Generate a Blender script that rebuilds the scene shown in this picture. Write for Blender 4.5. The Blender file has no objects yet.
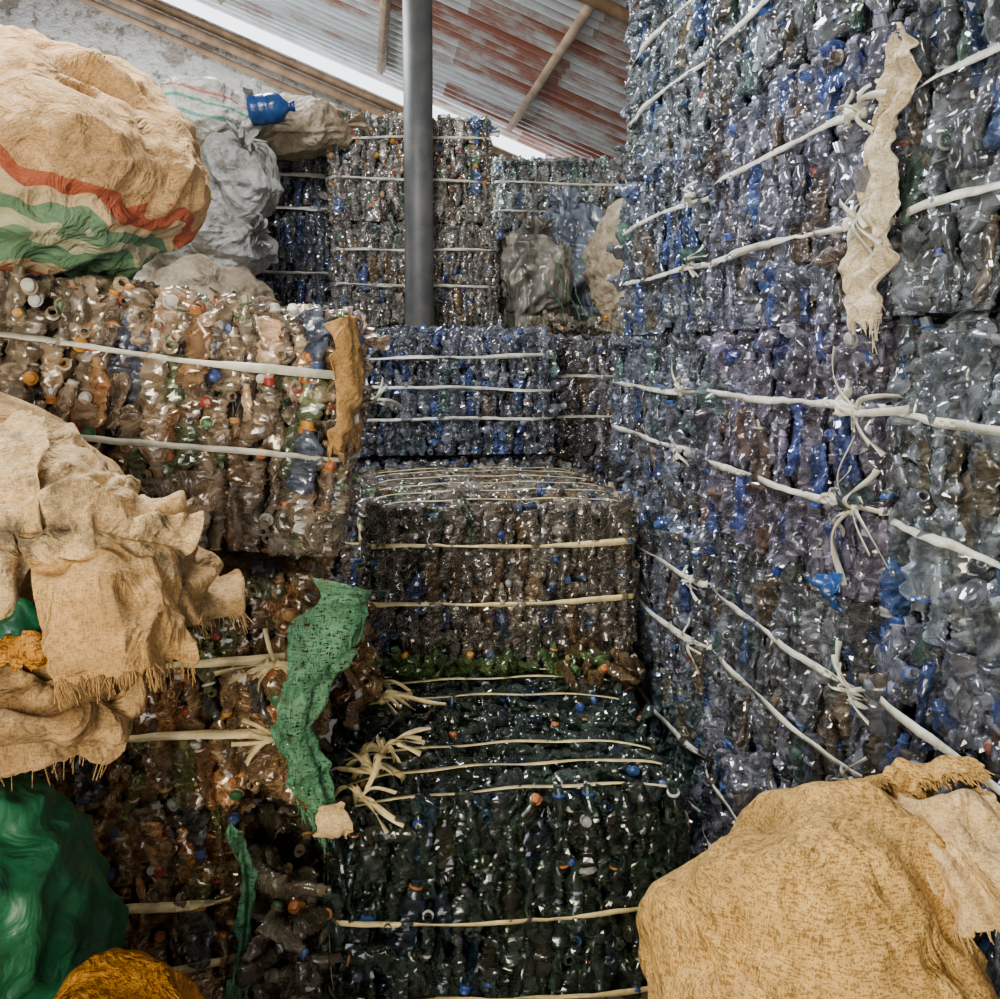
import bpy, math, random
import numpy as np
from mathutils import Vector, Matrix
random.seed(7)
RG=np.random.RandomState(11)
scene=bpy.context.scene
COL=scene.collection
CAMZ=2.08

# ---------------------------------------------------------------- helpers
def vnoise(P,seed=0):
    P=np.asarray(P,dtype=np.float64)
    i=np.floor(P).astype(np.int64); f=P-i; f=f*f*(3-2*f)
    def h(x,y,z):
        n=(x*374761393+y*668265263+z*2147483647+seed*144665)&0x7fffffff
        n=((n^(n>>13))*1274126177)&0x7fffffff
        n=(n^(n>>16))&0xffff
        return n/32767.5-1.0
    r=0
    for dx in(0,1):
        for dy in(0,1):
            for dz in(0,1):
                w=(f[...,0] if dx else 1-f[...,0])*(f[...,1] if dy else 1-f[...,1])*(f[...,2] if dz else 1-f[...,2])
                r=r+w*h(i[...,0]+dx,i[...,1]+dy,i[...,2]+dz)
    return r
def fbm(P,seed=0,o=3):
    r=0;a=1
    for k in range(o):
        r=r+a*vnoise(np.asarray(P)*(2**k)+17.3*k,seed+k); a*=.5
    return r
def ridged(P,seed=0):
    a=np.abs(vnoise(P,seed))
    return 1-2.2*np.sqrt(a*a+.0015)*1.0

def build_mesh(name,V,F,mats,mi=None,col=None,smooth=False):
    V=np.asarray(V,dtype=np.float32); F=np.asarray(F,dtype=np.int32)
    me=bpy.data.meshes.new(name)
    me.vertices.add(len(V)); me.vertices.foreach_set('co',V.ravel())
    me.loops.add(F.size); me.loops.foreach_set('vertex_index',F.ravel())
    me.polygons.add(len(F)); me.polygons.foreach_set('loop_start',np.arange(0,F.size,4,dtype=np.int32))
    for m in mats: me.materials.append(m)
    if mi is not None: me.polygons.foreach_set('material_index',np.asarray(mi,dtype=np.int32))
    me.update(calc_edges=True)
    if smooth is True: me.polygons.foreach_set('use_smooth',np.ones(len(F),dtype=bool))
    elif smooth is not False: me.polygons.foreach_set('use_smooth',np.asarray(smooth,dtype=bool))
    if col is not None:
        at=me.color_attributes.new('Col','FLOAT_COLOR','CORNER')
        c=np.asarray(col,dtype=np.float32)
        if c.ndim==2 and len(c)==len(F): c=np.repeat(c,4,axis=0)
        at.data.foreach_set('color',c.ravel())
    me.update()
    return me
def mkobj(name,me,parent=None,loc=(0,0,0),rot=(0,0,0),scale=(1,1,1),color=None):
    o=bpy.data.objects.new(name,me); COL.objects.link(o)
    o.location=loc;o.rotation_euler=rot;o.scale=scale
    if parent: o.parent=parent
    if color: o.color=(*color,1)
    return o
def empty(name,loc=(0,0,0),rot=(0,0,0)):
    e=bpy.data.objects.new(name,None); COL.objects.link(e); e.location=loc;e.rotation_euler=rot
    e.empty_display_size=.1
    return e
def gridfaces(nr,nc,wrap=False,base=0):
    r=np.arange(nr-1)[:,None]; c=np.arange(nc if wrap else nc-1)[None,:]
    c2=(c+1)%nc
    F=np.stack([r*nc+c,r*nc+c2,(r+1)*nc+c2,(r+1)*nc+c],axis=-1).reshape(-1,4)+base
    return F
def boxmesh(name,lo,hi,mat):
    x0,y0,z0=lo;x1,y1,z1=hi
    V=[(x0,y0,z0),(x1,y0,z0),(x1,y1,z0),(x0,y1,z0),(x0,y0,z1),(x1,y0,z1),(x1,y1,z1),(x0,y1,z1)]
    F=[(3,2,1,0),(4,5,6,7),(0,1,5,4),(1,2,6,5),(2,3,7,6),(3,0,4,7)]
    return build_mesh(name,V,F,[mat])
class Acc:
    def __init__(s): s.V=[];s.F=[];s.n=0
    def add(s,V,F):
        s.V.append(np.asarray(V)); s.F.append(np.asarray(F)+s.n); s.n+=len(V)
    def mesh(s,name,mats,smooth=True): return build_mesh(name,np.concatenate(s.V),np.concatenate(s.F),mats,smooth=smooth)
def catmull(P,n):
    P=np.asarray(P,dtype=float);k=len(P)
    t=np.linspace(0,k-1-1e-6,n);i=t.astype(int);f=(t-i)
    f=f.reshape((-1,)+(1,)*(P.ndim-1))
    g=lambda j:P[np.clip(j,0,k-1)]
    p0,p1,p2,p3=g(i-1),g(i),g(i+1),g(i+2)
    return .5*((2*p1)+(-p0+p2)*f+(2*p0-5*p1+4*p2-p3)*f*f+(-p0+3*p1-3*p2+p3)*f**3)
def ribbon(acc,pts,wdir,w,th=.0005,twist=None):
    pts=np.asarray(pts,float);n=len(pts)
    T=np.gradient(pts,axis=0);T/=np.linalg.norm(T,axis=1,keepdims=True)+1e-9
    W=np.broadcast_to(np.asarray(wdir,float),(n,3)).copy()
    W-=T*(W*T).sum(1,keepdims=True);W/=np.linalg.norm(W,axis=1,keepdims=True)+1e-9
    N=np.cross(T,W)
    if twist is not None:
        a=(np.linspace(0,twist,n) if np.isscalar(twist) else np.asarray(twist))[:,None];W,N=W*np.cos(a)+N*np.sin(a),N*np.cos(a)-W*np.sin(a)
    ww=np.broadcast_to(np.asarray(w,float),(n,))[:,None]/2
    ring=np.stack([pts-W*ww-N*th,pts+W*ww-N*th,pts+W*ww+N*th,pts-W*ww+N*th],axis=1).reshape(-1,3)
    acc.add(ring,gridfaces(n,4,True))
def tube(acc,pts,r,seg=10,cap=True):
    pts=np.asarray(pts,float);n=len(pts)
    T=np.gradient(pts,axis=0);T/=np.linalg.norm(T,axis=1,keepdims=True)+1e-9
    ref=np.array([0,0,1.]) if abs(T[0,2])<.8 else np.array([1.,0,0])
    A=np.cross(T,ref);A/=np.linalg.norm(A,axis=1,keepdims=True);B=np.cross(T,A)
    rr=np.broadcast_to(np.asarray(r,float),(n,))
    if cap:
        pts=np.concatenate([pts[:1],pts,pts[-1:]]);A=np.concatenate([A[:1],A,A[-1:]]);B=np.concatenate([B[:1],B,B[-1:]])
        rr=np.concatenate([[1e-4],rr,[1e-4]])
        n+=2
    th=np.arange(seg)*2*math.pi/seg
    V=pts[:,None]+rr[:,None,None]*(A[:,None]*np.cos(th)[None,:,None]+B[:,None]*np.sin(th)[None,:,None])
    acc.add(V.reshape(-1,3),gridfaces(n,seg,True))

# ---------------------------------------------------------------- materials
def newmat(name):
    m=bpy.data.materials.new(name);m.use_nodes=True;nt=m.node_tree;nt.nodes.clear()
    out=nt.nodes.new('ShaderNodeOutputMaterial')
    return m,nt,out
def nd(nt,t,ins={},**props):
    n=nt.nodes.new(t)
    for k,v in props.items(): setattr(n,k,v)
    for k,v in ins.items():
        if isinstance(v,bpy.types.NodeSocket): nt.links.new(v,n.inputs[k])
        else: n.inputs[k].default_value=v
    return n
def ramp(nt,fac,stops,interp='LINEAR'):
    r=nt.nodes.new('ShaderNodeValToRGB');cr=r.color_ramp;cr.interpolation=interp
    while len(cr.elements)<len(stops): cr.elements.new(.5)
    for e,(p,c) in zip(cr.elements,stops):
        e.position=p;e.color=(*c,1) if len(c)==3 else c
    nt.links.new(fac,r.inputs['Fac']);return r.outputs['Color']
def mixc(nt,fac,a,b,mode='MIX'):
    n=nt.nodes.new('ShaderNodeMix');n.data_type='RGBA';n.blend_type=mode
    for idx,v in((0,fac),(6,a),(7,b)):
        if isinstance(v,bpy.types.NodeSocket): nt.links.new(v,n.inputs[idx])
        else: n.inputs[idx].default_value=v if idx==0 else ((*v,1) if len(v)==3 else v)
    return n.outputs[2]

def m_plastic():
    """thin clear PET film: see-through, glossy, dusty, with pale crease streaks painted in to imitate glints and refraction (attribute alpha)"""
    m,nt,out=newmat('crushed_pet_plastic')
    at=nd(nt,'ShaderNodeAttribute',attribute_name='Col');oi=nd(nt,'ShaderNodeObjectInfo')
    base=mixc(nt,1.0,at.outputs['Color'],oi.outputs['Color'],'MULTIPLY')
    tr=nd(nt,'ShaderNodeBsdfTransparent',{'Color':mixc(nt,.33,base,(1,1,1))})
    gl=nd(nt,'ShaderNodeBsdfGlossy',{'Color':mixc(nt,.6,base,(.92,.92,.92)),'Roughness':.13})
    fr=nd(nt,'ShaderNodeFresnel',{'IOR':1.6})
    mr=nd(nt,'ShaderNodeMapRange',{'Value':fr.outputs[0],'From Min':.03,'From Max':.5,'To Min':.11,'To Max':.85})
    m1=nd(nt,'ShaderNodeMixShader',{0:mr.outputs[0],1:tr.outputs[0],2:gl.outputs[0]})
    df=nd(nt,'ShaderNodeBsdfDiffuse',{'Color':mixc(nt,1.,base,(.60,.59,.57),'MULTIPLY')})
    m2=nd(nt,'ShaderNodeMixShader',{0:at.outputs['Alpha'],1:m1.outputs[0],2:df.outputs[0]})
    nt.links.new(m2.outputs[0],out.inputs[0]);return m
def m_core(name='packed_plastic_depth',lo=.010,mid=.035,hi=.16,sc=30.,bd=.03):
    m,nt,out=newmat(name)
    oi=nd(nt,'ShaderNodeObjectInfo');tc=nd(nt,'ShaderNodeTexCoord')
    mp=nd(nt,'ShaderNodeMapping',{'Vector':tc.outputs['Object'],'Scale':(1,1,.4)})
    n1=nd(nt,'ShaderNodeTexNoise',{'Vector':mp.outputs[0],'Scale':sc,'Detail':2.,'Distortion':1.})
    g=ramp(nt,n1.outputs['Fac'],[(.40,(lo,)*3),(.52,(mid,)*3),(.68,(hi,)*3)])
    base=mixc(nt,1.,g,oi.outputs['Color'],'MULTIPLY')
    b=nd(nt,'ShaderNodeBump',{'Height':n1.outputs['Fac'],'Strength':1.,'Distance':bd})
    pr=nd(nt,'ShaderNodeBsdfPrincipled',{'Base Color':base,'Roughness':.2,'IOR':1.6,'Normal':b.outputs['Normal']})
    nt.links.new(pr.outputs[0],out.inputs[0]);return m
def m_cap():
    m,nt,out=newmat('bottle_cap_and_label')
    at=nd(nt,'ShaderNodeAttribute',attribute_name='Col')
    pr=nd(nt,'ShaderNodeBsdfPrincipled',{'Base Color':at.outputs['Color'],'Roughness':.35})
    nt.links.new(pr.outputs[0],out.inputs[0]);return m
def m_fabric(name,c1,c2,thread=1.,rough=.85,bump=.5,stain=None,spec=.25,bd=.002,wcol=.6,crease=1.,net=0,big=.8):
    m,nt,out=newmat(name)
    tc=nd(nt,'ShaderNodeTexCoord');co=tc.outputs['Object']
    ma=nd(nt,'ShaderNodeMapping',{'Vector':co,'Rotation':(.15,.1,.3),'Scale':(90*thread,90*thread,480*thread)})
    mb=nd(nt,'ShaderNodeMapping',{'Vector':co,'Rotation':(.1,.15,.3),'Scale':(440*thread,440*thread,80*thread)})
    wa=nd(nt,'ShaderNodeTexNoise',{'Vector':ma.outputs[0],'Scale':1.,'Detail':0.})
    wb=nd(nt,'ShaderNodeTexNoise',{'Vector':mb.outputs[0],'Scale':1.,'Detail':0.})
    ad=nd(nt,'ShaderNodeMath',{0:wa.outputs['Fac'],1:wb.outputs['Fac']},operation='ADD')
    hf=nd(nt,'ShaderNodeMath',{0:ad.outputs[0],1:.5},operation='MULTIPLY')
    n1=nd(nt,'ShaderNodeTexNoise',{'Vector':co,'Scale':3.2,'Detail':6.,'Roughness':.65})
    n2=nd(nt,'ShaderNodeTexNoise',{'Vector':co,'Scale':22.,'Detail':4.,'Roughness':.65,'Distortion':.8})
    n4=nd(nt,'ShaderNodeTexNoise',{'Vector':co,'Scale':7.,'Detail':3.,'Roughness':.6,'Distortion':1.5})
    col=mixc(nt,ramp(nt,n1.outputs['Fac'],[(.38,(0,0,0)),(.62,(1,1,1))]),c1,c2)
    col=mixc(nt,.55,col,ramp(nt,n2.outputs['Fac'],[(.3,(.45,.38,.28)),(.62,(1.15,1.15,1.15))]),'MULTIPLY')
    if stain:
        n3=nd(nt,'ShaderNodeTexNoise',{'Vector':co,'Scale':6.,'Detail':6.,'Roughness':.7,'W':3.},noise_dimensions='4D')
        col=mixc(nt,ramp(nt,n3.outputs['Fac'],[(.52,(0,0,0)),(.63,(.85,.85,.85))]),col,stain)
    wv=ramp(nt,hf.outputs[0],[(.38,(.40,.33,.25)),(.54,(1.1,1.1,1.1))])
    col=mixc(nt,wcol,col,wv,'MULTIPLY')
    b=nd(nt,'ShaderNodeBump',{'Height':hf.outputs[0],'Strength':bump,'Distance':bd})
    b2=nd(nt,'ShaderNodeBump',{'Height':n2.outputs['Fac'],'Strength':.45*crease,'Distance':.012,'Normal':b.outputs[0]})
    b3=nd(nt,'ShaderNodeBump',{'Height':n4.outputs['Fac'],'Strength':big,'Distance':.045,'Normal':b2.outputs[0]})
    pr=nd(nt,'ShaderNodeBsdfPrincipled',{'Base Color':col,'Roughness':rough,'Normal':b3.outputs[0],'Specular IOR Level':spec})
    if net:
        al=ramp(nt,hf.outputs[0],[(.42,(0,0,0)),(.47,(1,1,1))])
        nt.links.new(al,pr.inputs['Alpha'])
    nt.links.new(pr.outputs[0],out.inputs[0]);return m
def m_strap(name,c):
    m,nt,out=newmat(name)
    tc=nd(nt,'ShaderNodeTexCoord')
    n=nd(nt,'ShaderNodeTexNoise',{'Vector':tc.outputs['Object'],'Scale':9.,'Detail':5.,'Roughness':.7})
    n2=nd(nt,'ShaderNodeTexNoise',{'Vector':tc.outputs['Object'],'Scale':380.,'Detail':1.})
    col=mixc(nt,ramp(nt,n.outputs['Fac'],[(.4,(0,0,0)),(.62,(1,1,1))]),c,tuple(x*.5 for x in c))
    b=nd(nt,'ShaderNodeBump',{'Height':n2.outputs['Fac'],'Strength':.6,'Distance':.001})
    pr=nd(nt,'ShaderNodeBsdfPrincipled',{'Base Color':col,'Roughness':.35,'Normal':b.outputs[0]})
    nt.links.new(pr.outputs[0],out.inputs[0]);return m
def add_stripes(m,zlo,zhi,slope,stops,ns=5.5,namp=.22):
    nt=m.node_tree
    pr=[n for n in nt.nodes if n.type=='BSDF_PRINCIPLED'][0]
    src=pr.inputs['Base Color'].links[0].from_socket
    tc=nd(nt,'ShaderNodeTexCoord');sx=nd(nt,'ShaderNodeSeparateXYZ',{0:tc.outputs['Object']})
    nz=nd(nt,'ShaderNodeTexNoise',{'Vector':tc.outputs['Object'],'Scale':ns,'Detail':1.5})
    a=nd(nt,'ShaderNodeMath',{0:sx.outputs[0],1:slope,2:sx.outputs[2]},operation='MULTIPLY_ADD')
    a2=nd(nt,'ShaderNodeMath',{0:nz.outputs['Fac'],1:namp,2:a.outputs[0]},operation='MULTIPLY_ADD')
    mr=nd(nt,'ShaderNodeMapRange',{'Value':a2.outputs[0],'From Min':zlo+namp/2,'From Max':zhi+namp/2})
    c=nt.nodes.new('ShaderNodeValToRGB');cr=c.color_ramp;cr.interpolation='CONSTANT'
    while len(cr.elements)<len(stops): cr.elements.new(.5)
    for e,(p,cc) in zip(cr.elements,stops): e.position=p;e.color=cc
    nt.links.new(mr.outputs[0],c.inputs[0])
    al=nd(nt,'ShaderNodeMath',{0:c.outputs['Alpha'],1:.82},operation='MULTIPLY')
    o=mixc(nt,al.outputs[0],src,c.outputs['Color'])
    nt.links.new(o,pr.inputs['Base Color'])
def m_simple(name,c,rough=.6,metal=0,nscale=10.,c2=None,bump=0,spec=.5):
    m,nt,out=newmat(name)
    tc=nd(nt,'ShaderNodeTexCoord')
    n=nd(nt,'ShaderNodeTexNoise',{'Vector':tc.outputs['Object'],'Scale':nscale,'Detail':5.,'Roughness':.65})
    col=mixc(nt,ramp(nt,n.outputs['Fac'],[(.4,(0,0,0)),(.62,(1,1,1))]),c,c2 or tuple(x*.75 for x in c))
    b=nd(nt,'ShaderNodeBump',{'Height':n.outputs['Fac'],'Strength':bump,'Distance':.02})
    pr=nd(nt,'ShaderNodeBsdfPrincipled',{'Base Color':col,'Roughness':rough,'Metallic':metal,'Normal':b.outputs[0],'Specular IOR Level':spec})
    nt.links.new(pr.outputs[0],out.inputs[0]);return m

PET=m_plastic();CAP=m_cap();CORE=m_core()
STRAP=m_strap('cream_woven_strap',(.92,.74,.36))
STRAPW=m_strap('white_woven_strap',(.72,.71,.60))
BURLAP=m_fabric('burlap',(.56,.34,.13),(.40,.23,.08),bump=.7)
BURLAPG=m_fabric('golden_burlap',(.60,.37,.11),(.42,.25,.07),bump=1.2,thread=.8,wcol=.85)
BURLAPP=m_fabric('pale_burlap',(.76,.55,.28),(.58,.39,.17),bump=.6)
BURLAPD=m_fabric('dirty_burlap',(.52,.34,.15),(.28,.17,.07),bump=.5,stain=(.035,.025,.02))
SHEET=m_fabric('stained_pale_cloth',(.76,.56,.30),(.52,.34,.15),bump=.6,stain=(.06,.05,.04))
RAG=m_fabric('off_white_rag',(.78,.70,.54),(.55,.46,.32),bump=.4)
WHITES=m_fabric('white_woven_sack_cloth',(.76,.76,.70),(.46,.45,.38),rough=.5,bump=.3,wcol=.2,crease=.7)
WHITEST=m_fabric('white_striped_sack_cloth',(.80,.80,.76),(.56,.55,.50),rough=.5,bump=.3,wcol=.2,crease=.7)
add_stripes(WHITEST,-.12,.14,.15,[(0,(0,0,0,0)),(.1,(.05,.35,.22,1)),(.18,(0,0,0,0)),(.45,(.05,.35,.22,1)),(.53,(0,0,0,0)),(.72,(.5,.12,.06,1)),(.80,(0,0,0,0))],4.,.12)
BROWNS=m_fabric('brownish_sack_cloth',(.50,.43,.31),(.28,.22,.15),rough=.6,bump=.3,wcol=.2,crease=.7)
GREYS=m_fabric('grey_sack_cloth',(.46,.46,.44),(.24,.23,.21),rough=.55,bump=.3,wcol=.2,crease=.7)
GREENS=m_fabric('green_woven_sack_cloth',(.008,.10,.042),(.004,.055,.024),rough=.45,bump=.2,spec=.4,wcol=.2,crease=.3,big=.4)
OCHRE=m_fabric('ochre_net_sack_cloth',(.50,.22,.015),(.28,.11,.008),thread=.6,rough=.6,bump=1.,bd=.005,wcol=1.,crease=.4)
NET=m_fabric('green_net',(.13,.31,.17),(.05,.17,.09),thread=.6,rough=.5,bump=.9,wcol=.6,net=1)
FILM=m_core('clear_film',.10,.2,.40,9.,.05)
BLUEP=m_simple('blue_plastic',(.015,.06,.22),rough=.2,nscale=12.,c2=(.01,.04,.12),bump=.3)

# ---------------------------------------------------------------- bottle templates
SEG=12
def bottle_template(rs,cap):
    L=rs.uniform(.19,.235);R=rs.uniform(.029,.035)
    prof=[(0,.02),(.0,.5),(.02,.92),(.07,1.0)]
    k=rs.choice([4,5,6])
    for j in range(k):
        z=.11+.46*j/k
        prof+= [(z,1.0),(z+.46/k*.55,.82)]
    prof+=[(.6,1.0),(.66,.97),(.74,.80),(.82,.52),(.865,.42),(.872,.60),(.895,.60),(.9,.42)]
    ringrow=len(prof)-3
    prof+=[(1.0,.41),(.99,.33),(.88,.30)] if not cap else [(.9,.38)]
    prof=np.array(prof);n=len(prof)
    th=np.arange(SEG)*2*math.pi/SEG
    z=prof[:,0]*L;r=prof[:,1]*R
    body=np.clip((0.88-prof[:,0])/.25,0,1)
    if not cap: body[-1]=0
    V=np.zeros((n,SEG,3))
    V[...,0]=r[:,None]*np.cos(th);V[...,1]=r[:,None]*np.sin(th);V[...,2]=z[:,None]
    F=gridfaces(n,SEG,True);mi=np.zeros(len(F),int)
    mi[(ringrow-1)*SEG:(ringrow+2)*SEG]=2
    P=V.reshape(-1,3);bw=np.repeat(body,SEG)
    if cap:
        cz=[(.90,.44),(.90,.48),(.965,.48),(.98,.43),(.98,.01)]
        C=np.zeros((5,SEG,3))
        for i,(a,b) in enumerate(cz):
            C[i,:,0]=b*R*np.cos(th);C[i,:,1]=b*R*np.sin(th);C[i,:,2]=a*L
        F=np.concatenate([F,gridfaces(5,SEG,True,base=len(P))]);mi=np.concatenate([mi,np.full(4*SEG,1)])
        P=np.concatenate([P,C.reshape(-1,3)]);bw=np.concatenate([bw,np.zeros(5*SEG)])
    P0=P.copy()
    f=rs.uniform(.22,.55);zc=rs.uniform(.3,.6)*L
    loc=np.exp(-((P[:,2]-zc)/(L*.4))**2)
    fl=1-(1-f)*bw*(.5+.5*loc)
    P[:,0]*=fl;P[:,1]*=1+(1-fl)*.35
    nz=np.stack([vnoise(P*rs.uniform(30,42)+rs.uniform(0,50),i) for i in range(3)],1)
    P+=nz*.0095*bw[:,None]
    o=rs.uniform(0,50)
    nz=np.stack([ridged(P*60+o,i+5) for i in range(3)],1)
    P+=nz*.0035*bw[:,None]
    q=np.clip((ridged(P0*np.array([55,55,38])+o,9)-.45)/.5,0,1)**1.5*bw  # pale streaks painted into alpha, imitating highlights and refraction on creases
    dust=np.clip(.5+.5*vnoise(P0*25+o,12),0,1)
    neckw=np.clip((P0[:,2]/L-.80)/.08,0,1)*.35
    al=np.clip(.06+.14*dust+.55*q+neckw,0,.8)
    P[:,0]+=rs.uniform(-2.,2.)*(P[:,2]-L/2)**2
    P[:,1]+=rs.uniform(-1.5,1.5)*(P[:,2]-L/2)**2
    P[:,2]-=L/2
    P[:,2]*=rs.uniform(.8,1.0)
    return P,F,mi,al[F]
rs0=np.random.RandomState(5)
TEMPL=[bottle_template(rs0,i%3==0) for i in range(21)]
OPEN=[t for i,t in enumerate(TEMPL) if i%3]
CAPPED=[t for i,t in enumerate(TEMPL) if i%3==0]
CAPB=[(.02,.05,.22),(.02,.05,.24),(.02,.06,.2),(.22,.23,.24),(.05,.05,.06),(.05,.06,.08)]
CAPM=[(.45,.45,.42),(.40,.13,.03),(.50,.22,.03),(.38,.12,.03),(.30,.03,.02),(.04,.07,.22),(.04,.14,.05),(.45,.43,.38),(.45,.24,.08)]
def paint(F,mi,al,tint,capc,ringp,rs,isneck=False):
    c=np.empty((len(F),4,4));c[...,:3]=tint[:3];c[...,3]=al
    m2=mi.copy()
    if rs.rand()<ringp: m2[mi==2]=1
    else: m2[mi==2]=0
    cap=m2==1
    c[cap,:,:3]=capc;c[cap,:,3]=1
    return c,m2

def surf_off(a,b):
    return .020*(1-a*a)*(1-b*b)+.012-.034*(np.abs(a)**7+np.abs(b)**7)
def bale_mesh(name,seed,L,D,H,neck=.25,dense=1.0,caps=CAPB,capp=.15,ringp=.1,bluep=.10):
    rs=np.random.RandomState(seed)
    Vs=[];Fs=[];Ms=[];Cs=[];n0=0
    faces=[((0,-1,0),(1,0,0),(0,0,1),L,H,D/2,0),((0,1,0),(-1,0,0),(0,0,1),L,H,D/2,0),
           ((1,0,0),(0,1,0),(0,0,1),D,H,L/2,0),((-1,0,0),(0,-1,0),(0,0,1),D,H,L/2,0),
           ((0,0,1),(1,0,0),(0,1,0),L,D,H/2,1)]
    ctr=np.array([0,0,H/2])
    for nrm,u,v,A,B,dist,top in faces:
        nrm=np.array(nrm,float);u=np.array(u,float);v=np.array(v,float)
        sp=.047/dense;nc=int(A/sp)
        for ci in range(nc+1):
            a0=-A/2+.015+(A-.03)*ci/nc
            cdep=rs.uniform(-.022,.012)
            b0=-B/2-rs.uniform(0,.08)
            coldir=rs.choice([-1,1])
            while b0<B/2-.02:
                sc=rs.uniform(.78,1.15)
                step=.135*sc
                isneck=rs.rand()<neck*(.4 if top else 1)
                if isneck: step=.06
                bb=b0+step/2;b0+=step
                bb=min(max(bb,-B/2+ (.03 if isneck else .07)),B/2-(.02 if isneck else .07))
                a=np.clip(a0+rs.normal(0,.007),-A/2+.01,A/2-.01)
                off=surf_off(a/(A/2),bb/(B/2))
                if not top:
                    for s in(.35,.7): off-=.014*math.exp(-(((bb+B/2)/B-s)*H/.05)**2)
                P,F,mi,al=CAPPED[rs.randint(len(CAPPED))] if rs.rand()<capp else OPEN[rs.randint(len(OPEN))]
                if isneck:
                    d=nrm+rs.normal(0,.30,3); d/=np.linalg.norm(d)
                    if rs.rand()<.2:d=-d
                    pos=ctr+nrm*(dist+off-.085*sc)+u*a+v*bb
                    x=np.cross(d,v+.3*u)
                else:
                    ang=rs.normal(0,.14) if not top else rs.normal(0,.5)
                    if rs.rand()<.05: ang+=1.4
                    if top and rs.rand()<.4: ang+=1.57
                    sgn=coldir if rs.rand()<.7 else -coldir
                    d=sgn*(v*math.cos(ang)+u*math.sin(ang))+nrm*rs.normal(0,.10)
                    d/=np.linalg.norm(d)
                    x=nrm+rs.normal(0,.5,3)
                    pos=ctr+nrm*(dist+off-.022+cdep+rs.uniform(-.01,.008))+u*a+v*bb
                x-=d*(x@d);x/=np.linalg.norm(x);y=np.cross(d,x)
                M=np.stack([x,y,d],0)
                W=(P*sc)@M+pos
                W[:,2]=np.maximum(W[:,2],.0)
                Vs.append(W);Fs.append(F+n0);n0+=len(W)
                g=rs.uniform(.5,1.15);tint=np.array([g,g,g])
                q=rs.rand()
                if q<bluep: tint*=(.4,.6,1.2)
                elif q<.13: tint*=(.6,.9,.7)
                elif q<.22: tint*=(1.05,.8,.55)
                elif q<.34: tint*=1.6
                cc=np.array(caps[rs.randint(len(caps))])
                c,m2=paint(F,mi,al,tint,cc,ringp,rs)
                if rs.rand()<.025 and not isneck:
                    rows=slice(SEG*5,SEG*(5+rs.randint(2,4)))
                    m2[rows]=1
                    lc=[(.03,.07,.22),(.25,.25,.26),(.12,.04,.03),(.05,.10,.16)][rs.randint(4)]
                    c[rows,:,:3]=lc
                Ms.append(m2)
                Cs.append(c.reshape(-1,4))
    V=np.concatenate(Vs);F=np.concatenate(Fs);mi=np.concatenate(Ms);C=np.concatenate(Cs)
    sm=RG.rand(len(F))<.6
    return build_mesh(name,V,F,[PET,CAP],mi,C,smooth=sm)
BL_,BD_,BH_=1.2,1.2,.70
BM=[bale_mesh('bale_bottles_%d'%i,100+i,BL_,BD_,BH_,neck=[.10,.15,.12,.45][i],caps=CAPM if i==3 else CAPB,capp=.4 if i==3 else .12,ringp=.5 if i==3 else .12,bluep=[.10,.06,.12,.04][i]) for i in range(4)]
BMD=[bale_mesh('dark_bale_bottles_%d'%i,200+i,1.13,.62,.70,neck=.35,capp=.12,ringp=.1,caps=CAPB+CAPM[:2]) for i in range(2)]

def knot(acc,p,out,rs,size=1.,n=5,down=.5,tail=1.):
    p=np.array(p,float);out=np.array(out,float);out/=np.linalg.norm(out)
    for _ in range(5):
        t=np.linspace(0,2*math.pi,12);r=.007*size
        ax=rs.normal(size=3);ax/=np.linalg.norm(ax);b=np.cross(ax,out+.01);b/=np.linalg.norm(b)
        ribbon(acc,p+out*.010+r*(np.cos(t)[:,None]*ax+np.sin(t)[:,None]*b),out,.008*size)
    side=np.cross(out,[0,0,1.]);side/=np.linalg.norm(side)+1e-9
    up=np.cross(side,out)
    for k in range(n):
        sg=rs.choice([-1,1]);d=side*sg*rs.uniform(.4,1.1)+up*rs.normal(down*.5,.5)
        d/=np.linalg.norm(d);ln=rs.uniform(.025,.085)*size*tail
        cd=rs.normal(0,.35,3);cd-=out*(cd@out)
        t=np.linspace(0,1,12)[:,None]
        pts=p+out*(.010+.016*size*np.sin(t*rs.uniform(2,5)))+d*ln*t+cd*ln*t*t+np.array([0,0,-1.])*(t**2)*.02
        w=np.cross(out,d)+.6*rs.normal(size=3)
        ribbon(acc,pts,w,rs.uniform(.6,1.1)*np.linspace(.007,.011,12)*size,twist=float(rs.uniform(-3.5,3.5)))
sid=[0]
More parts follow.
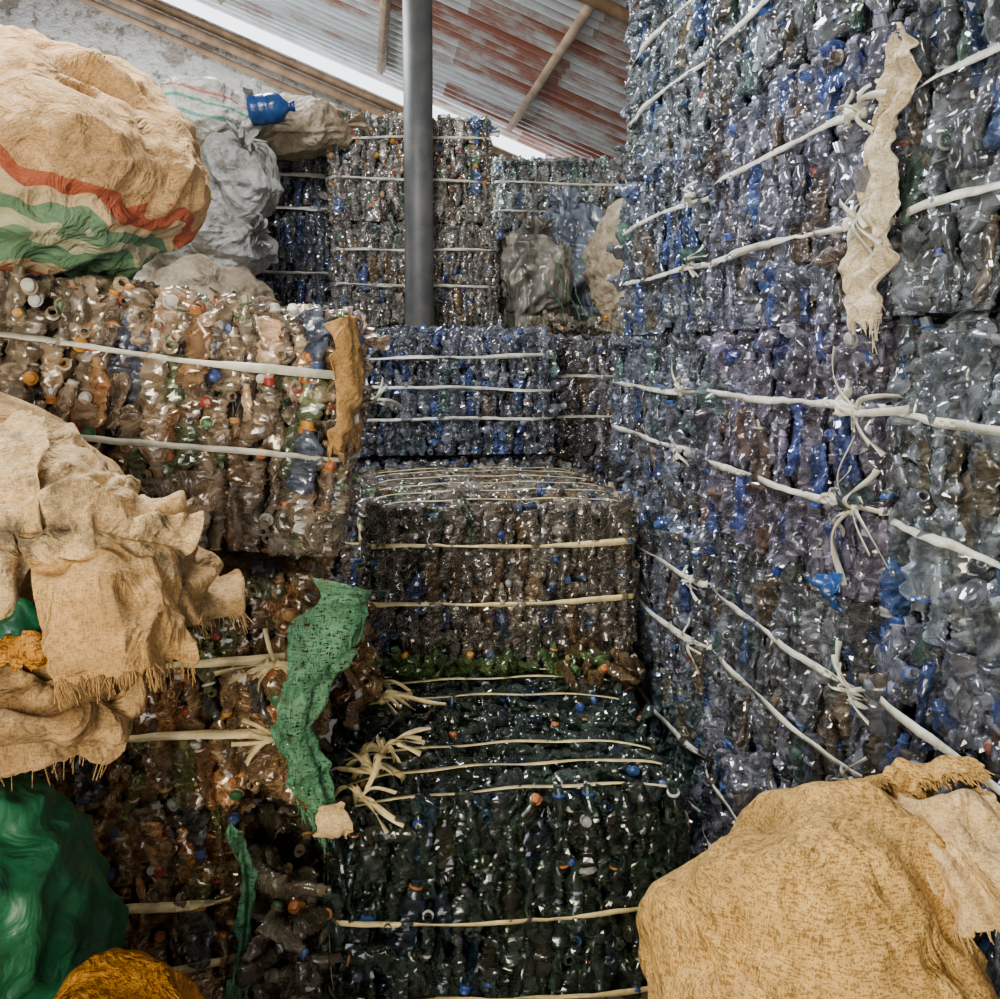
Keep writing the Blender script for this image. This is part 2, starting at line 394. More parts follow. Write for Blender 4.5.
def bale(x0,x1,y0,y1,z0,tint,H=.70,var=0,sz=(.35,.7),sy=(),knots=(),rot=(0,0,0),mesh=None,base=None,strapmat=None,name='plastic_bottle_bale',turn=0,sw=.019,cored=.8):
    sid[0]+=1;rs=np.random.RandomState(sid[0]+300)
    L=x1-x0;D=y1-y0
    e=empty(name,((x0+x1)/2,(y0+y1)/2,z0),rot)
    bl,bd,bh=base or (BL_,BD_,BH_)
    me=mesh or BM[var%4]
    if turn%2: sc=(D/bl,L/bd,H/bh)
    else: sc=(L/bl,D/bd,H/bh)
    mkobj('bottles',me,e,rot=(0,0,turn*math.pi/2),scale=sc,color=tint)
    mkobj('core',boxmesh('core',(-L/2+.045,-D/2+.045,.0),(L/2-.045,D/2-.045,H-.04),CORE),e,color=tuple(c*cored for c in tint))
    acc=Acc()
    for s in sz:
        z=s*H;b=2*s-1;pts=[];ws=[]
        tilt=rs.uniform(-.018,.018);ph=rs.uniform(0,6)
        for k,(nx,ny,ux,uy,A,dist) in enumerate([(0,-1,1,0,L,D/2),(1,0,0,1,D,L/2),(0,1,-1,0,L,D/2),(-1,0,0,-1,D,L/2)]):
            for a in np.linspace(-.965,.965,30):
                o=surf_off(a,b*.8)+.008+.003*math.sin(a*9+k+ph)
                px=nx*(dist+o)+ux*a*A/2;py=ny*(dist+o)+uy*a*A/2
                pts.append((px,py,z+tilt*(px/L*2)+.005*math.sin(a*4+ph)+rs.normal(0,.0012)))
        pts.append(pts[0])
        tt=np.linspace(0,1,len(pts))
        wn=vnoise(np.stack([tt*26,tt*0+ph,tt*0],-1),3)
        wv=np.clip(1+.7*wn,.4,1.6)
        tw=.9*vnoise(np.stack([tt*34,tt*0+ph+7,tt*0],-1),4)
        ribbon(acc,pts,(0,0,1),sw*wv,twist=tw)
    for yy in sy:
        pts=[];ph=rs.uniform(0,6);tl=rs.uniform(-.02,.02)
        b=yy/(D/2)
        zs=np.linspace(.1,.94,10)
        for t in zs: pts.append((-(L/2+surf_off(b,2*t-1)+.006),yy,t*H))
        for a in np.linspace(-.96,.96,30): pts.append((a*L/2,yy+tl*a+.006*math.sin(a*5+ph),H+surf_off(a,b)+.013+.003*math.sin(a*11+ph)))
        for t in zs[::-1]: pts.append(((L/2+surf_off(b,2*t-1)+.006),yy,t*H))
        tt=np.linspace(0,1,len(pts));wn=vnoise(np.stack([tt*14,tt*0+ph,tt*0],-1),3)
        ribbon(acc,pts,(0,1,0),sw*np.clip(1+.6*wn,.5,1.5))
    for kk in knots:
        kx,ky,kz,ox,oy,oz,size,n=kk[:8]
        knot(acc,(kx,ky,kz),(ox,oy,oz),rs,size,n,tail=kk[8] if len(kk)>8 else 1.)
    if acc.n: mkobj('straps',acc.mesh('straps',[strapmat or STRAP],False),e)
    return e

T_R=(.42,.465,.57);T_M=(.46,.46,.50);T_L=(.80,.66,.51);T_LL=(.78,.52,.26);T_D=(.080,.13,.105);T_B=(.70,.67,.63)
# right wall of bales
ly=[0,.72,1.44,2.16,2.88,3.60]
ysh=[0,.0,.10,0,.0,.03]
for li,z in enumerate(ly):
    for ci in range(4):
        if ci==0 and li>4: continue
        y0=-.21+1.27*ci+ysh[li]*(ci>2) ; y1=y0+1.25
        if li==2 and ci==3: y1+=.2
        jx=random.uniform(-.025,.025)
        if li<=1: jx+= .02
        kn=[]
        if ci==2 and li in(1,2,3,4):
            for s in(.35,.7): kn.append((-.61,-.60,s*.7,-1,0,0,1.9 if li==2 else 1.5,10,1.4 if li==2 else 1.))
        if ci==3 and li in(1,2,3):
            for s in(.35,.7): kn.append((-.60,-.58,s*.7,-1,0,0,1.3,7))
        bale(1.25+jx,2.41+jx,y0,y1,z,tuple(c*random.uniform(.90,1.08) for c in T_R),var=(0,1,2)[(li*2+ci)%3],turn=random.choice([0,1,2,3]),
             knots=kn,strapmat=STRAPW,rot=(0,random.uniform(-.012,.012),random.uniform(-.015,.015)),sw=.018)
# centre stepped stack
bale(-.13,1.0,2.90,3.52,-.01,T_D,mesh=BMD[0],base=(1.13,.62,.70),sz=(.09,.48),sy=(-.25,-.10,.08),
     knots=[(-.43,-.10,.73,-.3,-.4,1,2.0,12),(-.40,.08,.73,-.3,-.4,1,2.0,12),(-.47,-.25,.72,-.3,-.6,.8,1.8,10)],sw=.016)
bale(-.12,1.02,3.55,4.17,0,T_D,mesh=BMD[1],base=(1.13,.62,.70),sz=(.35,.7),sy=(-.10,.11,.24),
     knots=[(-.41,-.10,.73,-.3,-.4,1,1.8,10),(-.42,.11,.73,-.3,-.4,1,1.8,10)],sw=.016)
bale(.0,1.18,4.22,5.65,0,T_M,var=1,sz=())
bale(-.01,1.17,4.20,5.62,.72,(.50,.46,.40),var=1,sz=(.41,.77),sy=(-.6,-.42,-.2,.05,.3,.5))
for z in(0,.74):
    bale(-.13,1.08,5.75,6.75,z,T_M,var=2,sz=(.35,.7))
bale(-.13,1.08,5.75,6.75,1.49,(.40,.44,.54),var=0,sz=(.3,.55,.8),knots=[(-.42,-.54,.32,0,-1,0,2.8,12)],strapmat=STRAPW)
for z in(0,.72,1.44): bale(1.13,2.35,6.05,7.1,z,(.46,.45,.50),var=2,turn=2,strapmat=STRAPW)
# left stack
bale(-1.62,-.43,2.98,4.15,0,T_LL,var=3,sz=(.58,.25))
bale(-1.38,-.20,2.97,4.12,.72,T_LL,var=3,turn=2,sz=(.33,.66),knots=[(.5,-.62,.46,0,-1,0,1.8,10),(.5,-.62,.23,0,-1,0,1.6,9)],rot=(0,.03,0))
bale(-1.32,-.09,2.92,4.08,1.545,T_L,var=3,sz=(.42,.77),turn=0,rot=(0,.115,.0),strapmat=STRAPW)
# back stacks
for z in(0,.75): 
    bale(-.2,.94,7.2,8.3,z,T_B,var=2)
bale(-.2,.94,7.2,8.3,1.5,T_B,var=2,H=.74)
bale(-.2,.94,7.2,8.3,2.26,T_B,var=1,strapmat=STRAPW,sz=(.4,.75))
bale(-.22,.90,7.22,8.3,2.98,T_B,var=3,strapmat=STRAPW,sz=(.4,.8))
for z in(0,.72,1.44,2.16,2.85): bale(-1.38,-.26,7.55,8.6,z,(.36,.38,.45),var=0,strapmat=STRAPW)
for z in(0,.76,1.52,2.28,3.04): bale(1.15,2.40,8.9,10.0,z,(.8,.84,.84),var=1,turn=1,strapmat=STRAPW)
for z in(0,.72,1.44): bale(-2.6,-1.42,6.4,7.5,z,T_B,var=1)
for z in(0,.72,1.44): bale(-1.40,-.24,6.3,7.5,z,T_B,var=2)

# ---------------------------------------------------------------- loose bottles in the gaps
def loose(name,lo,hi,n,tint,seed):
    rs=np.random.RandomState(seed);Vs=[];Fs=[];Ms=[];Cs=[];n0=0
    for i in range(n):
        P,F,mi,al=TEMPL[rs.randint(len(TEMPL))]
        d=rs.normal(size=3);d/=np.linalg.norm(d);x=rs.normal(size=3);x-=d*(x@d);x/=np.linalg.norm(x)
        M=np.stack([x,np.cross(d,x),d],0)
        pos=np.array([rs.uniform(lo[k],hi[k]) for k in range(3)])
        W=P@M+pos;W[:,2]=np.maximum(W[:,2],.002)
        Vs.append(W);Fs.append(F+n0);n0+=len(W)
        g=rs.uniform(.6,1.2)
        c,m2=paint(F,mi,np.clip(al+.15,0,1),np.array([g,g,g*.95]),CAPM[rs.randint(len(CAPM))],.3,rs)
        Ms.append(m2);Cs.append(c.reshape(-1,4))
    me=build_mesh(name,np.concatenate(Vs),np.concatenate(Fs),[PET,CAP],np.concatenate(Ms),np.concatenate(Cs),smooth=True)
    return mkobj(name,me,color=tint)
loose('loose_plastic_bottles',(-.38,2.75,0),(-.18,4.0,.55),150,(.30,.25,.17),1)
loose('loose_plastic_bottles',(-.14,3.55,.76),(-.02,4.15,1.05),24,(.6,.36,.16),2)
loose('loose_plastic_bottles',(-.05,4.02,.74),(1.1,4.15,.77),30,(.16,.26,.09),3)
loose('loose_plastic_bottles',(.80,3.80,.74),(1.12,4.12,.78),10,(.24,.16,.08),4)
loose('loose_plastic_bottles',(1.15,6.75,2.22),(1.75,6.95,2.30),30,(.6,.54,.45),5)

# ---------------------------------------------------------------- sacks
def sack(name,c,half,mat,seed,tie=(0,0,1),e=.8,fold=.02,wr=.03,lump=.06,floor=None,neck=True,nfold=14,res=(170,220)):
    rs=np.random.RandomState(seed)
    nr,nc=res
    t=np.linspace(0.0,1.0,nr);ph=np.arange(nc)*2*math.pi/nc
    lat=-math.pi/2+math.pi*t
    if neck: lat=-math.pi/2+(math.pi*.965)*np.clip(t/.90,0,1)
    se=lambda v,p:np.sign(v)*np.abs(v)**p
    T,PH=np.meshgrid(lat,ph,indexing='ij')
    X=se(np.cos(T),e)*se(np.cos(PH),e);Y=se(np.cos(T),e)*se(np.sin(PH),e);Z=se(np.sin(T),e*.9)
    P=np.stack([X,Y,Z],-1)
    f=(np.sin(PH*nfold+2.5*vnoise(P*2.,seed))*.5+ridged(np.stack([PH*nfold*.35,T*1.2,PH*0],-1),seed)*.6)
    near=np.clip((Z-.0)/1.,0,1)**1.4
    rad=1+fold/np.mean(half)*f*near*(1-.6*near**6)
    P[...,0]*=rad;P[...,1]*=rad
    if neck:
        k=t>.90;tt=(t[k]-.90)/.10
        rr=.10+ .30*tt**1.3
        ruff=1+.35*np.sin(ph[None]*9+rs.uniform(0,6))*tt[:,None]+.2*np.sin(ph[None]*5)*tt[:,None]
        zz=.98+.28*tt+.0*tt
        P[k,:,0]=rr[:,None]*np.cos(ph)*ruff;P[k,:,1]=rr[:,None]*np.sin(ph)*ruff*.7
        P[k,:,2]=zz[:,None]+.06*np.sin(ph[None]*7)*tt[:,None]
    q=Vector((0,0,1)).rotation_difference(Vector(tie).normalized()).to_matrix()
    Pw=P.reshape(-1,3)@np.array(q).T
    N=Pw/(np.linalg.norm(Pw,axis=1,keepdims=True)+1e-9)
    Pw=Pw*np.array(half)
    d=lump*fbm(Pw*2.3+seed,seed,2)
    warp=np.stack([vnoise(Pw*3+9,seed+k) for k in range(3)],1)*.3
    a1=np.clip(ridged(Pw*np.array([4,4,2.2])+warp*4,seed+7),-.6,1)
    a2=np.clip(ridged(Pw*np.array([6,6,9])+warp*6,seed+8),-.6,1)
    d=d+wr*(a1*.6+a2*.38+ridged(Pw*17+warp*3,seed+11)*.16+vnoise(Pw*30,seed+9)*.08)
    Pw=Pw+N*d[:,None]
    if floor is not None:
        fz=floor-c[2];low=Pw[:,2]<fz
        Pw[low,2]=fz+ (Pw[low,2]-fz)*.02+.004
    me=build_mesh(name,Pw,gridfaces(nr,nc,True),[mat],smooth=True)
    return mkobj(name,me,loc=c)
def cloth(name,ctrl,mat,seed,fold=.02,freq=6,dirn=0,rough=.02,fringe=0,n=(120,120),parent=None,ragged=.01,th=.003):
    rs=np.random.RandomState(seed)
    C=np.array(ctrl,float)
    S=catmull(C,n[0]);S=np.swapaxes(catmull(np.swapaxes(S,0,1),n[1]),0,1)
    U,Vv=np.meshgrid(np.linspace(0,1,n[0]),np.linspace(0,1,n[1]),indexing='ij')
    du=np.gradient(S,axis=0);dv=np.gradient(S,axis=1);N=np.cross(du,dv);N/=np.linalg.norm(N,axis=-1,keepdims=True)+1e-9
    w=(Vv if dirn==0 else U)
    wo=(U if dirn==0 else Vv)
    ww=w+.22*vnoise(np.stack([U*2.5,Vv*2.5,U*0+seed],-1),seed)
    f=np.sin(ww*freq*6.28+rs.uniform(0,6))*(.3+.5*wo)
    f+=.8*ridged(np.stack([ww*freq*1.3,wo*2.2,U*0],-1),seed+1)
    wp=vnoise(S*6,seed)[...,None]*1.2
    cr=ridged(S*8+wp,seed+2)*.7+ridged(S*np.array([14,14,9])+wp,seed+3)*.45+ridged(S*26,seed+5)*.2+vnoise(S*45,seed+4)*.1
    S=S+N*(fold*f+rough*cr)[...,None]
    edge=ragged*(vnoise(np.stack([Vv[-1]*18,Vv[-1]*0,Vv[-1]*0+seed],-1),seed)+.6*vnoise(np.stack([Vv[-1]*50,Vv[-1]*0,Vv[-1]*0+seed],-1),seed))
    S[-8:]+= (np.linspace(0,1,8)[:,None]*edge[None])[...,None]*(du[-1]/(np.linalg.norm(du[-1],axis=-1,keepdims=True)+1e-9))[None]
    for j in(0,-1):
        e2=ragged*1.2*(vnoise(np.stack([U[:,0]*12,U[:,0]*0+j,U[:,0]*0+seed],-1),seed+2))
        dvv=dv[:,j]/(np.linalg.norm(dv[:,j],axis=-1,keepdims=True)+1e-9)
        for k in range(8):
            jj=k if j==0 else -1-k
            S[:,jj]+=dvv*(e2*(1-k/8))[:,None]
    me=build_mesh(name,S.reshape(-1,3),gridfaces(n[0],n[1]),[mat],smooth=True)
    o=mkobj(name,me,parent)
    so=o.modifiers.new('thick','SOLIDIFY');so.thickness=th
    if fringe:
        acc=Acc();ed=S[-1];dd=du[-1]/(np.linalg.norm(du[-1],axis=-1,keepdims=True)+1e-9)
        for k in range(fringe):
            j=rs.randint(1,n[1]-1);ln=rs.uniform(.01,.035);t=np.linspace(0,1,5)[:,None]
            p=ed[j]-dd[j]*.006+dd[j]*ln*t+np.array([0,0,-1.])*t*ln*.5+rs.normal(0,.006,3)*t
            ribbon(acc,p,rs.normal(size=3),.0016,th=.0006)
        mkobj('fringe',acc.mesh('fringe',[mat]),parent or o)
    return o

MS1=m_fabric('striped_sack_cloth',(.66,.43,.21),(.50,.31,.14),bump=.6)
add_stripes(MS1,-.34,.10,.28,[(0,(0,0,0,0)),(.04,(.36,.05,.03,1)),(.14,(.62,.48,.28,1)),(.22,(.05,.24,.14,1)),(.38,(.45,.48,.32,1)),(.48,(.05,.22,.14,1)),(.60,(.62,.48,.28,1)),(.70,(.36,.05,.03,1)),(.82,(0,0,0,0))])
sack('striped_burlap_sack',(-1.08,3.36,2.62),(.58,.44,.345),MS1,21,tie=(-.60,-.8,.25),e=1.0,fold=.06,wr=.06,lump=.06,floor=2.27,nfold=9)
# white sack pile in the back-left
sack('white_woven_sack',(-1.02,6.85,3.58),(.32,.33,.17),WHITEST,31,tie=(1,-.2,.4),wr=.06,lump=.08)
sack('white_woven_sack',(-.80,6.72,3.14),(.20,.30,.24),GREYS,32,tie=(.4,-.6,.8),wr=.06,lump=.08)
sack('brownish_woven_sack',(-1.22,6.9,3.16),(.25,.32,.27),BROWNS,38,tie=(.2,-.5,.8),wr=.07,lump=.09)
sack('brownish_woven_sack',(-.52,7.3,3.60),(.40,.32,.15),BROWNS,33,tie=(1,-.2,.1),wr=.07,lump=.08)
sack('white_woven_sack',(-.92,6.70,2.76),(.30,.33,.22),GREYS,34,tie=(1,-.6,.2),wr=.07,lump=.09)
sack('white_woven_sack',(-.98,6.6,2.38),(.36,.35,.19),BROWNS,35,tie=(.5,-1,-.1),wr=.07,lump=.09,floor=2.18)
sack('white_woven_sack',(-1.7,7.0,2.7),(.45,.4,.5),WHITES,36,tie=(.2,-.4,1),wr=.06,lump=.10,floor=2.18)
sack('white_woven_sack',(-1.75,7.0,3.4),(.40,.4,.36),BROWNS,37,tie=(.2,-.4,1),wr=.06,lump=.10)
def jug():
    prof=[(0,.001),(0,.08),(.01,.10),(.03,.105),(.06,.10),(.07,.105),(.12,.105),(.13,.10),(.14,.105),(.19,.105),(.23,.09),(.26,.05),(.28,.032),(.30,.032),(.30,.038),(.325,.038),(.325,.001)]
    th=np.arange(24)*2*math.pi/24
    V=np.array([[(r*math.cos(a),r*math.sin(a),z) for a in th] for z,r in prof]).reshape(-1,3)
    mkobj('blue_water_jug',build_mesh('jug',V,gridfaces(len(prof),24,True),[BLUEP],smooth=True),loc=(-.70,6.74,3.58),rot=(0.1,math.radians(82),0.1),scale=(.9,.9,.9))
jug()
# mixed bags in the far centre
def tinted(o,c): o.color=(*c,1)
tinted(sack('clear_film_bag',(1.22,7.35,2.58),(.28,.3,.34),FILM,41,tie=(0,-.3,1),wr=.07,lump=.10,floor=2.2),(.75,.70,.60))
sack('brownish_woven_sack',(1.84,7.0,2.62),(.24,.3,.44),BROWNS,42,tie=(.2,-.3,1),wr=.06,lump=.08,floor=2.2)
tinted(sack('clear_film_bag',(1.55,7.5,2.70),(.26,.25,.36),FILM,43,tie=(-.2,-.3,1),wr=.07,lump=.10,floor=2.2),(.5,.6,.8))
acc=Acc()
for k in range(4):
    x=1.3+.12*k;t=np.linspace(0,1,12)[:,None]
    ribbon(acc,np.concatenate([x+.08*np.sin(t*5+k),7.02-.04*np.sin(t*3)+0*t,2.22+.6*t*(.7+.3*math.sin(k))],1),(1,0,0),.009)
mkobj('loose_cord_bundle',acc.mesh('cords',[NET],False))

# foreground right sacks
sack('burlap_sack',(.90,1.78,.28),(.34,.40,.32),BURLAP,51,tie=(-1,.2,.2),wr=.03,floor=.0)
sack('burlap_sack',(.87,1.73,.795),(.27,.31,.37),BURLAPG,52,tie=(1,.5,.0),e=.9,wr=.055,lump=.05,fold=.05,nfold=9)
g=empty('draped_burlap_bag')
cloth('panel_front',[[(1.00,1.80,1.16),(1.06,1.80,1.20),(1.13,1.78,1.20),(1.20,1.74,1.22)],
                     [(1.00,1.70,1.15),(1.06,1.68,1.18),(1.13,1.64,1.19),(1.20,1.58,1.18)],
                     [(1.02,1.62,1.12),(1.08,1.58,1.13),(1.14,1.52,1.12),(1.20,1.46,1.10)],
                     [(1.06,1.58,1.05),(1.10,1.52,1.06),(1.15,1.46,1.04),(1.20,1.38,1.01)]],BURLAPP,61,fold=.026,freq=2.5,rough=.03,fringe=50,parent=g)
cloth('panel_back',[[(1.00,1.92,1.06),(1.06,1.92,1.10),(1.13,1.92,1.11),(1.20,1.90,1.11)],
                    [(1.00,1.86,1.16),(1.06,1.86,1.20),(1.13,1.84,1.22),(1.20,1.82,1.24)],
                    [(1.01,1.80,1.19),(1.07,1.78,1.22),(1.13,1.76,1.24),(1.20,1.74,1.27)]],BURLAPG,62,fold=.012,freq=3,rough=.018,fringe=260,parent=g)

# foreground left sacks
sack('green_woven_sack',(-1.05,2.15,.61),(.41,.42,.67),GREENS,71,tie=(.2,.2,1),wr=.055,lump=.07,floor=0,neck=False,e=.75)
sack('ochre_net_sack',(-.50,1.85,.42),(.20,.26,.45),OCHRE,72,tie=(.1,0,1),wr=.02,lump=.03,floor=0,neck=False,e=.8)
sack('burlap_sack',(-1.05,2.50,1.58),(.42,.30,.38),BURLAPD,73,tie=(-1,.0,.2),wr=.05,lump=.06)
def PW(u,v,Y):
    return ((-.795+.00216*u)*Y/2.25, Y, CAMZ+(.76-.002157*v)*Y/2.25)
g=empty('heap_of_burlap_bags')
cloth('bag_hanging_pale',[[PW(-60,410,2.45),PW(-10,415,2.42),PW(20,430,2.4)],[PW(-60,455,2.25),PW(-5,450,2.22),PW(55,455,2.25)],[PW(-60,520,2.15),PW(0,520,2.1),PW(50,500,2.12)],[PW(-60,600,2.1),PW(-5,590,2.06),PW(30,560,2.1)],[PW(-60,680,2.1),PW(-10,650,2.05),PW(8,620,2.08)]],SHEET,81,fold=.03,freq=2,rough=.032,fringe=40,parent=g)
cloth('bag_brown_side',[[PW(100,520,2.35),PW(145,530,2.4),PW(170,560,2.45)],[PW(120,555,2.25),PW(170,565,2.3),PW(190,595,2.4)],[PW(140,590,2.2),PW(180,600,2.25),PW(212,615,2.35)],[PW(150,630,2.2),PW(190,628,2.25),PW(222,632,2.35)]],BURLAPD,84,fold=.045,freq=2.5,rough=.042,parent=g,fringe=60)
cloth('bag_pale_fold',[[PW(40,445,2.4),PW(75,460,2.42),PW(110,495,2.45),PW(135,520,2.5)],[PW(35,485,2.2),PW(80,493,2.2),PW(125,512,2.25),PW(170,535,2.35)],[PW(30,530,2.1),PW(80,530,2.08),PW(130,540,2.15),PW(180,552,2.25)],[PW(20,562,2.12),PW(80,553,2.15),PW(130,560,2.2),PW(165,568,2.3)]],SHEET,82,fold=.038,freq=3.5,dirn=1,rough=.044,parent=g)
cloth('bag_tan_panel',[[PW(30,555,2.16),PW(90,548,2.12),PW(140,560,2.16),PW(160,575,2.25)],[PW(30,590,2.02),PW(90,585,2.0),PW(140,600,2.05),PW(172,625,2.12)],[PW(40,650,1.98),PW(95,640,1.95),PW(142,645,2.0),PW(178,660,2.08)],[PW(55,688,1.98),PW(100,680,1.95),PW(142,672,2.0),PW(178,668,2.08)]],BURLAP,83,fold=.014,freq=2,rough=.022,fringe=180,parent=g)
cloth('bag_lower_dirty',[[PW(-60,650,2.2),PW(0,660,2.15),PW(60,680,2.15),PW(110,690,2.25)],[PW(-60,700,2.05),PW(0,705,2.0),PW(70,715,2.02),PW(125,715,2.1)],[PW(-60,735,2.0),PW(0,735,1.95),PW(65,743,1.98),PW(125,730,2.05)],[PW(-60,752,2.05),PW(0,752,2.0),PW(60,765,2.0),PW(100,762,2.05)]],BURLAPD,85,fold=.04,freq=3,dirn=1,rough=.036,parent=g,fringe=30)
cloth('bag_orange_net',[[PW(-20,636,2.04),PW(20,634,2.0),PW(42,640,2.02)],[PW(-20,655,2.0),PW(20,655,1.97),PW(44,660,1.99)],[PW(-20,672,2.0),PW(20,670,1.98),PW(40,672,2.0)]],OCHRE,86,fold=.004,freq=2,rough=.005,parent=g,n=(30,40))
cloth('bag_green_scrap',[[PW(-20,605,2.06),PW(15,600,2.04),PW(35,612,2.06)],[PW(-20,640,2.0),PW(10,640,1.99),PW(30,645,2.02)]],GREENS,87,fold=.006,freq=2,rough=.008,parent=g,n=(30,40))

# green net hanging on the left stack edge
cloth('green_net_scrap',[[(-.10,2.87,1.42),(-.05,2.86,1.41),(-.02,2.92,1.38)],[(-.19,2.84,1.26),(-.11,2.82,1.24),(-.03,2.88,1.30)],[(-.24,2.84,1.12),(-.20,2.82,1.12),(-.15,2.86,1.14)],[(-.26,2.84,.98),(-.22,2.82,.96),(-.18,2.86,.97)],[(-.21,2.84,.82),(-.17,2.82,.80),(-.13,2.87,.82)],[(-.17,2.84,.72),(-.15,2.82,.72),(-.13,2.87,.74)]],NET,91,fold=.014,freq=2.2,rough=.026,fringe=280,ragged=.055)
cloth('green_net_scrap',[[(-.42,2.86,.72),(-.38,2.84,.7)],[(-.40,2.84,.5),(-.36,2.84,.48)],[(-.44,2.84,.2),(-.40,2.84,.18)]],NET,92,fold=.015,freq=2,rough=.02,fringe=60,n=(60,30),ragged=.02)
cloth('cream_cloth_scrap',[[(-.16,2.80,.76),(-.10,2.80,.78)],[(-.17,2.76,.70),(-.06,2.76,.72)],[(-.15,2.80,.67),(-.08,2.8,.68)]],BURLAPP,93,fold=.01,freq=1.5,rough=.012,n=(40,40))
cloth('cream_cloth_edge',[[(-.10,2.86,2.16),(-.04,2.90,2.18),(-.03,3.2,2.14)],[(-.085,2.87,2.0),(-.045,2.92,1.98),(-.035,3.2,1.95)],[(-.11,2.88,1.80),(-.07,2.92,1.78),(-.05,3.2,1.78)]],BURLAP,94,fold=.015,freq=1.5,rough=.022,n=(80,50),ragged=.03)
cloth('torn_white_strip',[[(1.20,2.20,2.80),(1.19,2.27,2.80)],[(1.19,2.16,2.70),(1.18,2.28,2.68)],[(1.19,2.22,2.60),(1.17,2.36,2.58)],[(1.19,2.20,2.46),(1.17,2.38,2.44)],[(1.19,2.24,2.34),(1.17,2.40,2.32)],[(1.19,2.27,2.24),(1.17,2.38,2.22)],[(1.19,2.28,2.15),(1.18,2.35,2.14)]],RAG,95,fold=.022,freq=1.8,rough=.026,n=(150,50),fringe=20,ragged=.03)
cloth('blue_plastic_scrap',[[(1.20,2.38,1.52),(1.19,2.48,1.51)],[(1.17,2.38,1.46),(1.16,2.50,1.47)],[(1.19,2.38,1.41),(1.19,2.48,1.42)]],BLUEP,96,fold=.015,freq=1.5,rough=.02,n=(40,40))

# ---------------------------------------------------------------- steel column
acc=Acc();tube(acc,[(.36,6.97,0),(.375,6.98,2.5),(.39,6.99,5.22)],.098,28)
tube(acc,[(.36,6.97,0),(.36,6.97,.03)],.14,4)
tube(acc,[(.39,6.99,4.95),(.39,6.99,5.0)],.12,28)
pm=m_simple('painted_steel',(.055,.06,.06),rough=.55,metal=.1,nscale=5.,c2=(.10,.095,.09),bump=.05)
mkobj('steel_column',acc.mesh('col',[pm]))

# ---------------------------------------------------------------- building shell
def roofz(x): return 5.92-.39*(x+1.3)
fm=m_simple('concrete_floor',(.16,.14,.12),rough=.9,nscale=3.,c2=(.09,.08,.07),bump=.3)
mkobj('floor',boxmesh('floor',(-4.8,-2.7,-.2),(3.4,12.4,0),fm))
m,nt,out=newmat('peeling_plaster')
tc=nd(nt,'ShaderNodeTexCoord')
n1=nd(nt,'ShaderNodeTexNoise',{'Vector':tc.outputs['Object'],'Scale':1.6,'Detail':8.,'Roughness':.7})
n2=nd(nt,'ShaderNodeTexNoise',{'Vector':tc.outputs['Object'],'Scale':6.,'Detail':6.,'Roughness':.7})
c=ramp(nt,n2.outputs['Fac'],[(.38,(.30,.27,.23)),(.46,(.80,.80,.78)),(.6,(.92,.93,.92))])
c=mixc(nt,ramp(nt,n1.outputs['Fac'],[(.57,(0,0,0)),(.60,(1,1,1))]),c,(.45,.40,.34))
b=nd(nt,'ShaderNodeBump',{'Height':n2.outputs['Fac'],'Strength':.6,'Distance':.05})
pr=nd(nt,'ShaderNodeBsdfPrincipled',{'Base Color':c,'Roughness':.9,'Normal':b.outputs[0]})
nt.links.new(pr.outputs[0],out.inputs[0]);PL=m
GAP=.36
def prism(name,xs,ztops,y0,y1,mat,zb=0):
    V=[];F=[]
    for x,z in zip(xs,ztops): V+=[(x,y0,zb),(x,y0,z),(x,y1,z),(x,y1,zb)]
    n=len(xs)
    for i in range(n-1):
        a=i*4;b=a+4
        for k in range(4): F.append((a+k,b+k,b+(k+1)%4,a+(k+1)%4))
    F.append((0,1,2,3));F.append((n*4-1,n*4-2,n*4-3,n*4-4))
    return V,F
V,F=prism('wb',[-4.8,3.4],[roofz(-4.8)-GAP,roofz(3.4)-GAP],12.0,12.25,PL)
mkobj('wall_back',build_mesh('wall_back',V,F,[PL]))
A=[];B=[];nn=0
for xs,zb in (([-4.8,-3.0],0),([1.2,3.4],0),([-3.0,1.2],3.5)):
    V,F=prism('wf',xs,[roofz(x)-.05 for x in xs],-2.7,-2.5,PL,zb)
    A+=V;B+=[tuple(i+nn for i in f) for f in F];nn+=len(V)
mkobj('wall_front_light_block',build_mesh('wall_front_light_block',A,B,[PL]))  # unseen wall added to cut flat light from behind, door opening left
mkobj('wall_left',boxmesh('wl',(-4.8,-2.5,0),(-4.6,12.0,roofz(-4.8)-.05),PL))
mkobj('wall_right',boxmesh('wr',(3.2,-2.5,0),(3.4,12.0,roofz(3.4)-.05),PL))
m,nt,out=newmat('corrugated_rusty_iron')
tc=nd(nt,'ShaderNodeTexCoord')
mp=nd(nt,'ShaderNodeMapping',{'Vector':tc.outputs['Object'],'Scale':(.8,2.0,0)})
n1=nd(nt,'ShaderNodeTexNoise',{'Vector':mp.outputs[0],'Scale':1.5,'Detail':6.,'Roughness':.7})
bk=nd(nt,'ShaderNodeTexBrick',{'Vector':tc.outputs['Object'],'Scale':1.,'Mortar Size':0.,'Brick Width':1.9,'Row Height':.72,'Color1':(.0,.0,.0,1),'Color2':(1,1,1,1)})
ad=nd(nt,'ShaderNodeMath',{0:bk.outputs['Color'],1:.24,2:n1.outputs['Fac']},operation='MULTIPLY_ADD')
c=ramp(nt,ad.outputs[0],[(.50,(.50,.54,.57)),(.62,(.36,.33,.31)),(.72,(.24,.11,.08)),(.85,(.22,.075,.05))])
sx=nd(nt,'ShaderNodeSeparateXYZ',{0:tc.outputs['Object']})
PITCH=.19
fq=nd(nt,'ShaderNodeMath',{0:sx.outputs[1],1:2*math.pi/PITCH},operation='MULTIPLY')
sn=nd(nt,'ShaderNodeMath',{0:fq.outputs[0]},operation='SINE')
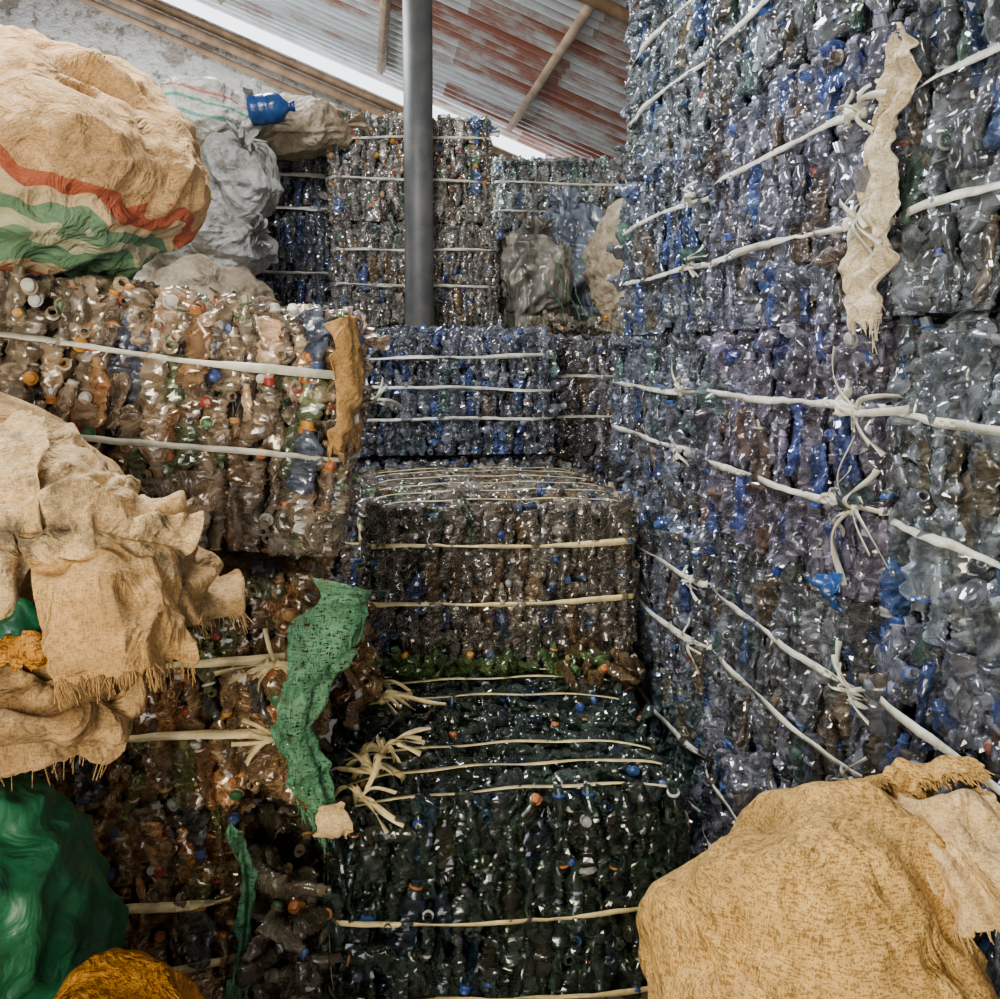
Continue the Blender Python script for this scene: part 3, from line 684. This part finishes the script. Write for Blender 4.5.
gr=ramp(nt,nd(nt,'ShaderNodeMath',{0:sn.outputs[0],1:.5,2:.5},operation='MULTIPLY_ADD').outputs[0],[(0.,(1,1,1)),(.45,(.9,.9,.9)),(.9,(.33,.22,.18)),(1.,(.20,.11,.09))])
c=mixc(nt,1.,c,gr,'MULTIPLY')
pr=nd(nt,'ShaderNodeBsdfPrincipled',{'Base Color':c,'Roughness':.35,'Metallic':.3})
nt.links.new(pr.outputs[0],out.inputs[0]);RM=m
ny=1300;ys=np.linspace(-2.9,12.7,ny);xs=np.linspace(-4.9,3.7,6)
XX,YY=np.meshgrid(xs,ys,indexing='ij')
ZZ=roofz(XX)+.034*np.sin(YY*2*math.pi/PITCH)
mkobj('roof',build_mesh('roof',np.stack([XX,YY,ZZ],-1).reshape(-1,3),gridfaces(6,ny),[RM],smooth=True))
WOOD=m_simple('weathered_timber',(.18,.11,.06),rough=.8,nscale=4.,c2=(.32,.21,.12),bump=.3)
g=empty('roof_timbers')
for i,x in enumerate((-3.6,-1.5,.24,1.72,2.9)):
    acc=Acc();z=roofz(x)-.09
    tube(acc,[(x,-2.4,z),(x+.02,4,z),(x,12.0,z)],.05,4);mkobj('purlin_%d'%i,acc.mesh('p',[WOOD],False),g)
for i,(y,dz,r) in enumerate([(11.9,.46,.045),(11.8,.60,.05),(11.85,.74,.035),(7.4,.2,.05),(3.,.2,.06),(-1.,.2,.06)]):
    acc=Acc();tube(acc,[(-4.6,y,roofz(-4.6)-dz),(3.2,y+random.uniform(-.05,.05),roofz(3.2)-dz)],r,8);mkobj('rafter_%d'%i,acc.mesh('p',[WOOD]),g)

# ---------------------------------------------------------------- lights / world / camera
w=bpy.data.worlds.new('World');scene.world=w;w.use_nodes=True
bg=w.node_tree.nodes['Background'];bg.inputs[0].default_value=(.90,.95,1.0,1);bg.inputs[1].default_value=4.0
def area(name,loc,target,sx,sy,power,color):
    l=bpy.data.lights.new(name,'AREA');l.shape='RECTANGLE';l.size=sx;l.size_y=sy;l.energy=power;l.color=color
    o=bpy.data.objects.new(name,l);COL.objects.link(o);o.location=loc
    o.rotation_euler=(Vector(target)-Vector(loc)).to_track_quat('-Z','Y').to_euler();return o
area('door_daylight',(-1.6,-1.8,2.2),(0.0,3.2,.8),1.6,1.6,240,(1,.84,.55))
area('overhead_fill',(-.9,3.2,5.0),(.4,4.2,1.0),1.0,1.4,290,(.95,.97,1))  # added lamp below the closed roof, lights the stacks from above
area('overhead_fill_back',(-1.2,8.3,5.55),(-.4,8.6,3.0),1.4,1.0,220,(.94,.97,1))  # added lamp brightening the back; the roof has no opening here
area('side_fill',(-4.3,9.3,3.6),(1.5,10.0,4.8),2.4,1.6,340,(.94,.97,1))  # added lamp for roof underside and back wall; left wall has no window
cam=bpy.data.cameras.new('cam');cam.lens=36;cam.sensor_width=36;cam.clip_start=.05
co=bpy.data.objects.new('camera',cam);COL.objects.link(co);co.location=(0,0,CAMZ)
co.rotation_euler=(math.radians(90-8.4),0,math.radians(-7.6))
scene.camera=co
